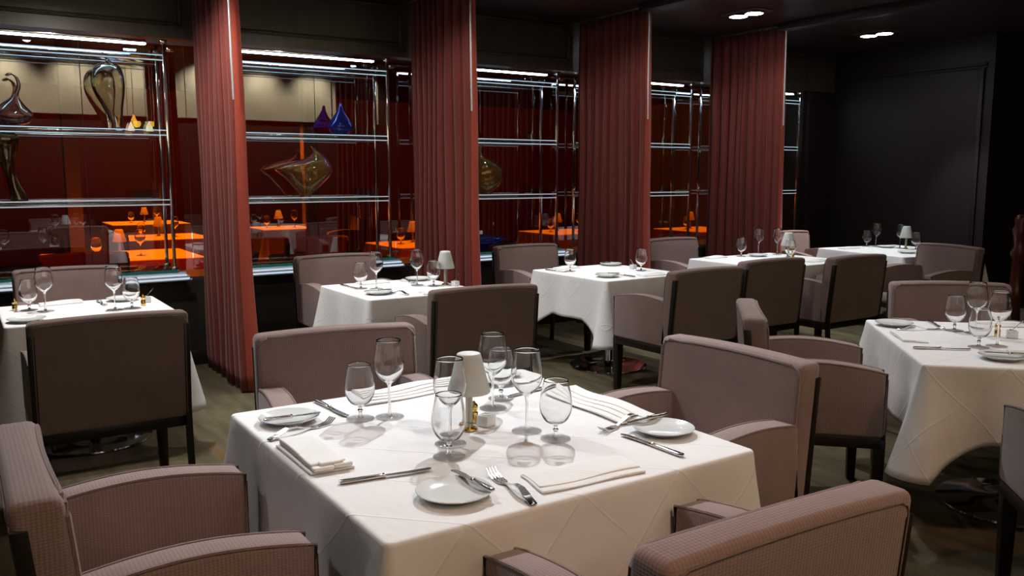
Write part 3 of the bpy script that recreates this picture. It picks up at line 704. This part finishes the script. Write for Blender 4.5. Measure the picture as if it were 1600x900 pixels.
def make_fork(label, cat, group, L=.20, S=1.15):
    """handle end at the origin, tines towards +x, arched so that tips and handle end touch the table"""
    t = thing('fork', label, cat, (0, 0, 0), 0, group)
    def fz(x, y, z): 
        u = x / L
        a = .0 + .016 * math.sin(PI * min(1, u / .66)) ** 2 if u < .66 else 0
        b_ = .010 * math.sin(PI * max(0, (u - .66) / .34)) * -.2
        return (x, y, z + max(a, 0) * (1 if u < .66 else 0) + max(b_, -.001) + (.012 * ((u - .85) / .15) ** 2 if u > .85 else 0))
    hp = [(0, -.0085), (.03, -.0095), (.07, -.0055), (.125, -.0032), (.135, -.0045), (.135, .0045), (.125, .0032), (.07, .0055), (.03, .0095), (0, .0085)]
    xs = []
    b = MB().prism([(0, -.0085), (.03, -.0092), (.03, .0092), (0, .0085)], 2, .001, .0045, .0012, 1, fn=fz)
    for a, c, wa, wc in ((.03, .055, .0092, .007), (.055, .08, .007, .005), (.08, .105, .005, .0036), (.105, .128, .0036, .0036)):
        b.prism([(a, -wa), (c, -wc), (c, wc), (a, wa)], 2, .001, .0045, 0, 1, fn=fz)
    b.bm.transform(Matrix.Scale(S, 4)); b.build('handle', 'steel', t)
    b = MB().prism([(.126, -.0036), (.135, -.010), (.145, -.0125), (.152, -.0125), (.152, .0125), (.145, .0125), (.135, .010), (.126, .0036)], 2, .001, .0038, .0005, 1, fn=fz)
    for i in range(4):
        y = -.0105 + .007 * i
        for a, c in ((.151, .168), (.168, .186), (.186, .20)): b.prism([(a, y - .0017), (c, y - .0015), (c, y + .0015), (a, y + .0017)], 2, .001, .0035, 0, 1, fn=fz)
    b.bm.transform(Matrix.Scale(S, 4)); b.build('tines', 'steel', t)
    return t
def make_pepper(label, cat, group):
    return tag(MB().lathe([(0, 0), (.013, 0), (.0135, .003), (.0125, .03), (.009, .034), (.012, .040), (.0135, .047), (.011, .055), (.005, .060), (.004, .064), (0, .066)], 24).build('pepper_shaker', 'brass', None, 50), label, cat, group)
def make_salt(label, cat, group):
    t = thing('salt_cellar', label, cat, (0, 0, 0), 0, group)
    MB().box((0, 0, .0165), (.042, .042, .033), .003).build('dish', 'china', t)
    MB().lathe([(0, .033), (.014, .033), (.016, .0345), (.013, .0352), (.0, .0338)], 20).build('rim', 'china', t)
    return t
def make_spoon(label, cat, group):
    b = MB().tube([(-.012, 0, .036), (.0, 0, .0375), (.02, .002, .052), (.05, .004, .078)], [.004, .0015, .0014, .0022], 8)
    return tag(b.build('salt_spoon', 'steel', None), label, cat, group)
def make_napkin(label, cat, group, L=.23, W=.105, layers=3, name='napkin'):
    """folded linen: soft stepped layers, each with a rounded fold along its long sides"""
    b = MB()
    def fn(x, y, z): return (x + .006 * math.sin(y * 30 + z * 60), y + .004 * math.sin(x * 19), z + (.0030 * math.sin(x * 21 + y * 17) * min(1, z / .012)))
    for i in range(layers):
        b.box((.003 * math.sin(2.1 * i), .013 * i,   .0026 + .0030 * i), (L - .005 * i, W - .027 * i, .0050), .0016, 3, cuts=((0, 12), (1, 5)), fn=fn)
    return tag(b.build(name, 'napkin', None, 60), label, cat, group)
def make_long(label, cat, group): return make_napkin(label, cat, group, .43, .135, 4)
def make_flat(label, cat, group): return make_napkin(label, cat, group, .30, .13, 2)
def make_rolled(label, cat, group):
    """linen folded over with its thick rolled end showing"""
    b = MB()
    def fn(x, y, z): return (x + .005 * math.sin(y * 20), y, z + .003 * math.sin(x * 20 + y * 10) * min(1, z / .02))
    b.box((0, 0, .0035), (.27, .115, .007), .003, 3, cuts=((0, 10), (1, 4)), fn=fn)
    b.box((.006, -.004, .0120), (.256, .104, .012), .0055, 4, cuts=((0, 10), (1, 4)), fn=fn)
    b.box((.008, .004, .0195), (.248, .092, .009), .0044, 4, cuts=((0, 10), (1, 4)), fn=fn)
    for yy, w_, z, xx in ((-.026, .050, .0145, -.128), (.024, .054, .0135, -.130), (.0, .060, .0215, -.119)):
        b.box((xx, yy, z), (.026, w_, .0115), .0055, 4, fn=fn)
    return tag(b.build('napkin', 'napkin', None, 60), label, cat, group)
MK = dict(wine=(make_wine, 'glass'), goblet=(make_goblet, 'glass'), lamp=(make_lamp, 'lamp'), plate=(make_plate, 'plate'), knife=(make_knife, 'knife'), butter=(make_butter, 'knife'),
          fork=(make_fork, 'fork'), pepper=(make_pepper, 'pepper shaker'), salt=(make_salt, 'salt cellar'), spoon=(make_spoon, 'spoon'), napkin=(make_napkin, 'napkin'), rolled=(make_rolled, 'napkin'), long=(make_long, 'napkin'), flat=(make_flat, 'napkin'))
GR = dict(wine='stemmed wine glasses', goblet='short-stemmed water goblets', lamp='small table lamps', plate='white bread plates', knife='dinner knives', butter='butter knives', fork='forks', pepper='brass pepper shakers', salt='white salt cellars', spoon='salt spoons', napkin='folded white napkins', rolled='folded white napkins', long='folded white napkins', flat='folded white napkins')
def item(kind, label, x, y, rz=0., z=0., tilt=None):
    mk, cat = MK[kind]
    o = put(kind, mk, label, cat, (x, y, Z0 + z), rz, GR[kind])
    if tilt: o.rotation_euler = (tilt[0], tilt[1], rz)
    return o
def along(kind, label, a, b, z=0., tilt=None):
    """lay a knife or fork with its handle end at a, pointing at b"""
    return item(kind, label, a[0], a[1], math.atan2(b[1] - a[1], b[0] - a[0]), z, tilt)

# --- front table
item('lamp', 'small table lamp with frosted cone shade at the centre of the front table', 1.224, 2.091)
item('pepper', 'brass pepper shaker behind the salt cellar on the front table', 1.275, 2.150)
item('salt', 'white square salt cellar beside the lamp on the front table', 1.288, 2.100, R(20))
item('wine', 'tall wine glass at the left on the front table, before the far chair', 1.087, 2.340)
item('wine', 'tall wine glass right behind the frosted lamp on the front table', 1.406, 2.252)
item('wine', 'tall wine glass right of the salt cellar on the front table', 1.357, 1.988)
item('wine', 'tall wine glass overlapping the left side of the frosted lamp on the front table', 1.114, 2.006)
item('goblet', 'leftmost water goblet on the front table, beside a wine glass', 1.003, 2.370)
item('goblet', 'water goblet behind the lamp, partly hidden by a wine glass, on the front table', 1.490, 2.335)
item('goblet', 'rightmost water goblet on the front table, next to the long folded napkin', 1.384, 1.883)
item('goblet', 'nearest water goblet on the front table, in front of the lamp', 1.058, 1.913)
item('plate', 'bread plate at the left corner of the front table, knife across it', .812, 2.462)
item('plate', 'bread plate nearest to us on the front table, knife on its right rim', .930, 1.660)
item('plate', 'bread plate at the right corner of the front table, knife on its far rim', 1.680, 1.760)
item('plate', 'bread plate on the far side of the front table, behind the glasses', 1.60, 2.545)
along('fork', 'fork in front of the left bread plate on the front table', (.700, 2.305), (.905, 2.375))
along('fork', 'fork nearest to us, right of the near bread plate on the front table', (1.052, 1.512), (1.080, 1.745))
along('fork', 'fork at the right of the front table, tips poking out from under a napkin', (1.745, 1.918), (1.575, 1.868))
along('knife', 'long dinner knife left of the near bread plate on the front table', (.738, 1.881), (.975, 1.843))
along('knife', 'dinner knife at the far left edge of the front table, left of a goblet', (.960, 2.640), (.975, 2.413))
along('knife', 'dinner knife behind the glasses at the far right of the front table', (1.740, 2.372), (1.514, 2.332))
along('knife', 'dinner knife at the right in front of the right bread plate', (1.571, 1.570), (1.560, 1.805))
along('butter', 'butter knife lying across the left bread plate of the front table', (.728, 2.440), (.888, 2.425), .0185)
along('butter', 'butter knife resting on the nearest bread plate of the front table', (.992, 1.590), (.984, 1.767), .0185)
along('butter', 'butter knife resting on the far rim of the right bread plate', (1.770, 1.842), (1.60, 1.828), .0185)
item('long', 'folded napkin along the far edge of the front table, before the far chair', 1.290, 2.575, R(4))
item('rolled', 'thickly folded napkin at the left of the front table, its rolled ends towards us', .757, 2.105, R(90))
item('long', 'long folded napkin at the right of the front table, on top of a fork', 1.695, 2.085, R(-91), .004)
item('flat', 'flat folded napkin at the near edge of the front table', 1.270, 1.610, R(-5))
# --- left table
TL = 'on the left table'
item('goblet', 'left water goblet %s, beside a brass shaker' % TL, .329, 5.336)
item('wine', 'left wine glass %s' % TL, .400, 5.245)
item('wine', 'right wine glass %s, against the glass ledge' % TL, .727, 5.101)
item('goblet', 'right water goblet %s, above the chair back' % TL, .815, 5.110)
item('pepper', 'dark brass pepper shaker at the left end of the left table', .262, 5.385)
item('pepper', 'brass pepper shaker at the right end of the left table', .886, 5.180)
item('salt', 'white salt cellar at the right end of the left table', .925, 5.30, R(10))
item('spoon', 'salt spoon sticking up at the right corner of the left table', .925, 5.30, R(20), 0)
item('plate', 'bread plate on the near left of the left table', .288, 4.93)
item('plate', 'bread plate at the far right of the left table', .820, 5.455)
item('napkin', 'folded napkin at the far edge of the left table', .50, 5.515, R(6))
along('fork', 'fork beside the far right bread plate on the left table', (.690, 5.50), (.70, 5.30))
# --- second window table
T2 = 'on the second window table'
item('goblet', 'left water goblet %s' % T2, 2.217, 5.178)
item('wine', 'left wine glass %s, before the far chair' % T2, 2.292, 5.098)
item('wine', 'right wine glass %s, between goblet and far chair' % T2, 2.600, 5.122)
item('goblet', 'right water goblet %s, next to the lamp' % T2, 2.678, 5.035)
item('lamp', 'small white-shaded lamp %s, before the second curtain' % T2, 2.775, 5.045)
item('plate', 'bread plate at the front left of the second window table', 2.205, 4.880)
item('plate', 'bread plate on the far right of the second window table', 2.735, 5.375)
along('butter', 'butter knife lying on the front plate of the second window table', (2.285, 4.855), (2.13, 4.90), .0185)
along('fork', 'fork right of the front plate on the second window table', (2.335, 4.72), (2.295, 4.90))
along('knife', 'dinner knife at the left edge of the second window table', (2.17, 5.41), (2.188, 5.19))
along('fork', 'fork at the far side of the second window table', (2.62, 5.43), (2.625, 5.24))
item('napkin', 'folded napkin at the far edge of the second window table', 2.40, 5.40, R(4))
item('napkin', 'folded napkin at the near edge of the second window table', 2.55, 4.745, R(-3))
item('salt', 'white salt cellar right of the lamp on the second window table', 2.80, 4.955, R(12))
item('spoon', 'salt spoon sticking up beside the lamp on the second window table', 2.80, 4.955, R(25))
# --- third window table
T3 = 'on the third window table'
item('goblet', 'left water goblet %s' % T3, 3.975, 5.234)
item('goblet', 'right water goblet %s, beside the salt cellar' % T3, 4.467, 4.97)
item('napkin', 'crumpled folded napkin at the far left of the third window table', 4.08, 5.42, R(5))
item('plate', 'bread plate at the far edge of the third window table', 4.52, 5.40)
item('plate', 'bread plate at the near left of the third window table', 3.978, 4.79)
along('butter', 'butter knife on the near plate of the third window table', (4.07, 4.76), (3.93, 4.86), .0185)
along('knife', 'dinner knife right of the near plate on the third window table', (4.13, 4.66), (4.121, 4.89))
along('butter', 'butter knife on the far plate of the third window table', (4.43, 5.41), (4.60, 5.39), .0185)
along('knife', 'dinner knife at the left edge of the third window table', (3.86, 5.40), (3.89, 5.17))
item('napkin', 'folded napkin at the near edge of the third window table', 4.33, 4.70, R(-3))
item('salt', 'white salt cellar beside a goblet on the third window table', 4.50, 5.10, R(8))
item('spoon', 'salt spoon sticking up beside a goblet on the third window table', 4.50, 5.10, R(200))
# --- fourth window table
T4 = 'on the fourth window table'
item('goblet', 'left water goblet %s' % T4, 6.02, 5.35)
item('wine', 'left wine glass %s, before the last curtain' % T4, 6.32, 5.41)
item('wine', 'right wine glass %s, touching the lamp' % T4, 6.44, 5.29)
item('lamp', 'small white-shaded lamp %s, before the last curtain' % T4, 6.233, 5.00)
item('goblet', 'water goblet under the lamp shade on the fourth window table', 6.138, 4.90)
item('pepper', 'brass pepper shaker right of the lamp on the fourth window table', 6.33, 5.02)
item('plate', 'bread plate at the far side of the fourth window table', 6.15, 5.27)
item('napkin', 'folded napkin at the far left of the fourth window table', 5.72, 5.38, R(4))
item('napkin', 'folded napkin at the right end of the fourth window table, between two chair backs', 6.20, 4.69, R(-4))
# --- far corner table
T5 = 'on the far corner table'
item('goblet', 'left water goblet %s' % T5, 7.93, 5.37)
item('wine', 'left wine glass %s, against the dark wall' % T5, 8.03, 5.33)
item('wine', 'right wine glass %s, half behind the lamp' % T5, 8.03, 5.06)
item('lamp', 'small white-shaded lamp %s, against the dark wall' % T5, 7.987, 4.97)
item('goblet', 'right water goblet %s' % T5, 8.03, 4.89)
item('salt', 'white salt cellar at the right of the far corner table', 8.12, 4.90, R(-10))
item('spoon', 'salt spoon sticking up at the right of the far corner table', 8.12, 4.90, R(15))
item('plate', 'bread plate at the middle of the far corner table', 7.98, 5.18)
item('plate', 'bread plate at the near edge of the far corner table', 7.586, 4.70)
item('napkin', 'folded napkin at the far left of the far corner table', 7.58, 5.33, R(-6))
# --- right-hand table
TR = 'on the right-hand table'
item('goblet', 'left water goblet %s' % TR, 3.973, 2.198)
item('wine', 'wine glass farther back %s, before the far chair' % TR, 3.990, 2.110)
item('goblet', 'front water goblet %s, overlapping a wine glass' % TR, 3.673, 1.921)
item('wine', 'front wine glass %s, left of the brass shaker' % TR, 3.764, 1.890)
item('pepper', 'brass pepper shaker %s' % TR, 3.998, 2.01)
item('salt', 'grey-lit salt cellar beside the brass shaker on the right-hand table', 4.018, 1.955, R(40))
item('spoon', 'salt spoon sticking up from the salt cellar on the right-hand table', 4.018, 1.955, R(-30))
item('plate', 'bread plate at the far left corner of the right-hand table', 3.862, 2.440)
item('plate', 'bread plate at the front edge of the right-hand table', 3.515, 1.741)
along('knife', 'dinner knife in front of the folded napkin on the right-hand table', (3.410, 2.060), (3.585, 1.905))
along('knife', 'dark-looking dinner knife at the far side of the right-hand table', (4.120, 2.420), (3.977, 2.257))
along('fork', 'fork right of the far left plate on the right-hand table', (3.76, 2.36), (3.875, 2.29))
along('butter', 'butter knife on the front plate of the right-hand table', (3.585, 1.66), (3.49, 1.79), .0185)
along('fork', 'fork at the right edge of the picture on the right-hand table', (3.74, 1.58), (3.645, 1.73))
item('napkin', 'folded napkin at the left edge of the right-hand table, between plate and knife', 3.625, 2.215, R(45))
item('napkin', 'folded napkin at the far side of the right-hand table, behind the glasses', 4.30, 2.16, R(-44))

# ------------------------------------------------------------------ turned post in the dark at the far right
tag(MB().lathe([(0, 0), (.10, 0), (.10, .05), (.06, .08), (.05, .30), (.075, .36), (.05, .42), (.045, .70), (.07, .76), (.04, .82), (.05, .92), (.065, .97), (.04, 1.03), (.05, 1.07), (.03, 1.11), (0, 1.12)], 24).build('newel_post', wood('red_brown_turned_wood', (.06, .012, .008), (.12, .025, .015), .3), None, 50), 'dark red turned wooden post standing in the shadow at the far right', 'post').location = (8.26, 4.02, 0)

# ------------------------------------------------------------------ the next room seen through the red glass
far = [((1.30, 8.55), (1.25, 1.1), 'nearest table of the next room'),
       ((2.10, 10.9), (1.0, 1.0), 'middle table in the left row of the next room'),
       ((2.55, 14.3), (1.1, 1.1), 'farthest table of the next room'),
       ((3.92, 11.9), (.75, .8), 'next-room table behind the swirled glass bowl'),
       ((4.25, 8.30), (.9, .9), 'next-room table just left of the second curtain'),
       ((6.75, 9.0), (.9, .9), 'next-room table just left of the third curtain'),
       ((8.60, 8.40), (.9, .9), 'next-room table just left of the last curtain')]
for c, s, lab in far:
    o = make_table(lab + ', under its cloth', 'table', 'tables of the next room', *s); o.location = (*c, 0)
    make_cloth('cloth glowing orange on the ' + lab, s[0], s[1], .32, .15, c, 0, int(c[0] * 100))['group'] = 'tablecloths of the next room'
    item('goblet', 'water goblet on the ' + lab, c[0] - .2, c[1] + .05)
    item('wine', 'wine glass on the ' + lab, c[0] + .15, c[1] - .1)
    item('lamp', 'lamp on the ' + lab, c[0] + .02, c[1] + .2)
for lab, x, y, a in (('armchair of the next room close behind the left display case, back to us', .85, 7.62, 0), ('armchair of the next room beside the middle table, behind the left case', 1.25, 10.1, 0),
                     ('armchair of the next room beside the table behind the swirled bowl', 3.0, 8.35, 0), ('armchair of the next room right of the table behind the swirled bowl', 4.75, 11.9, 90)):
    put('chair', make_chair, lab, 'chair', (x, y, 0), R(a), 'armchairs of the next room')

# ------------------------------------------------------------------ small coloured pendant lamps near the near wall, mirrored in the left display case
def make_pendant(label, col, loc, r):
    t = thing('pendant_lamp', label, 'pendant lamp', loc, 0, 'coloured glass pendant lamps')
    MB().lathe([(0, -.13), (r * .7, -.115), (r, -.07), (r * .8, -.01), (r * .4, .05), (.012, .09), (0, .09)], 20).build('glass_shade', emit('pendant_glass_' + col[0], col[1], 5.0), t)
    MB().tube([(0, 0, .088), (0, 0, 3.67 - loc[2])], .004, 6).build('cord', 'black', t)
for nm, c, x, y, z in (('white', (1, .98, .9), 2.28, -1.0, 2.35), ('blue', (.35, .6, 1.0), 2.42, -1.1, 2.30), ('orange', (1.0, .45, .05), 2.62, -.9, 2.36), ('peach', (1.0, .62, .45), 2.58, -1.2, 2.24), ('amber', (1.0, .42, .03), 2.88, -.9, 2.38), ('cream', (1.0, .72, .4), 2.86, -1.2, 2.27)):
    make_pendant('small glowing %s glass pendant lamp, seen mirrored in the left display case' % nm, (nm, c), (x, y, z), .06)
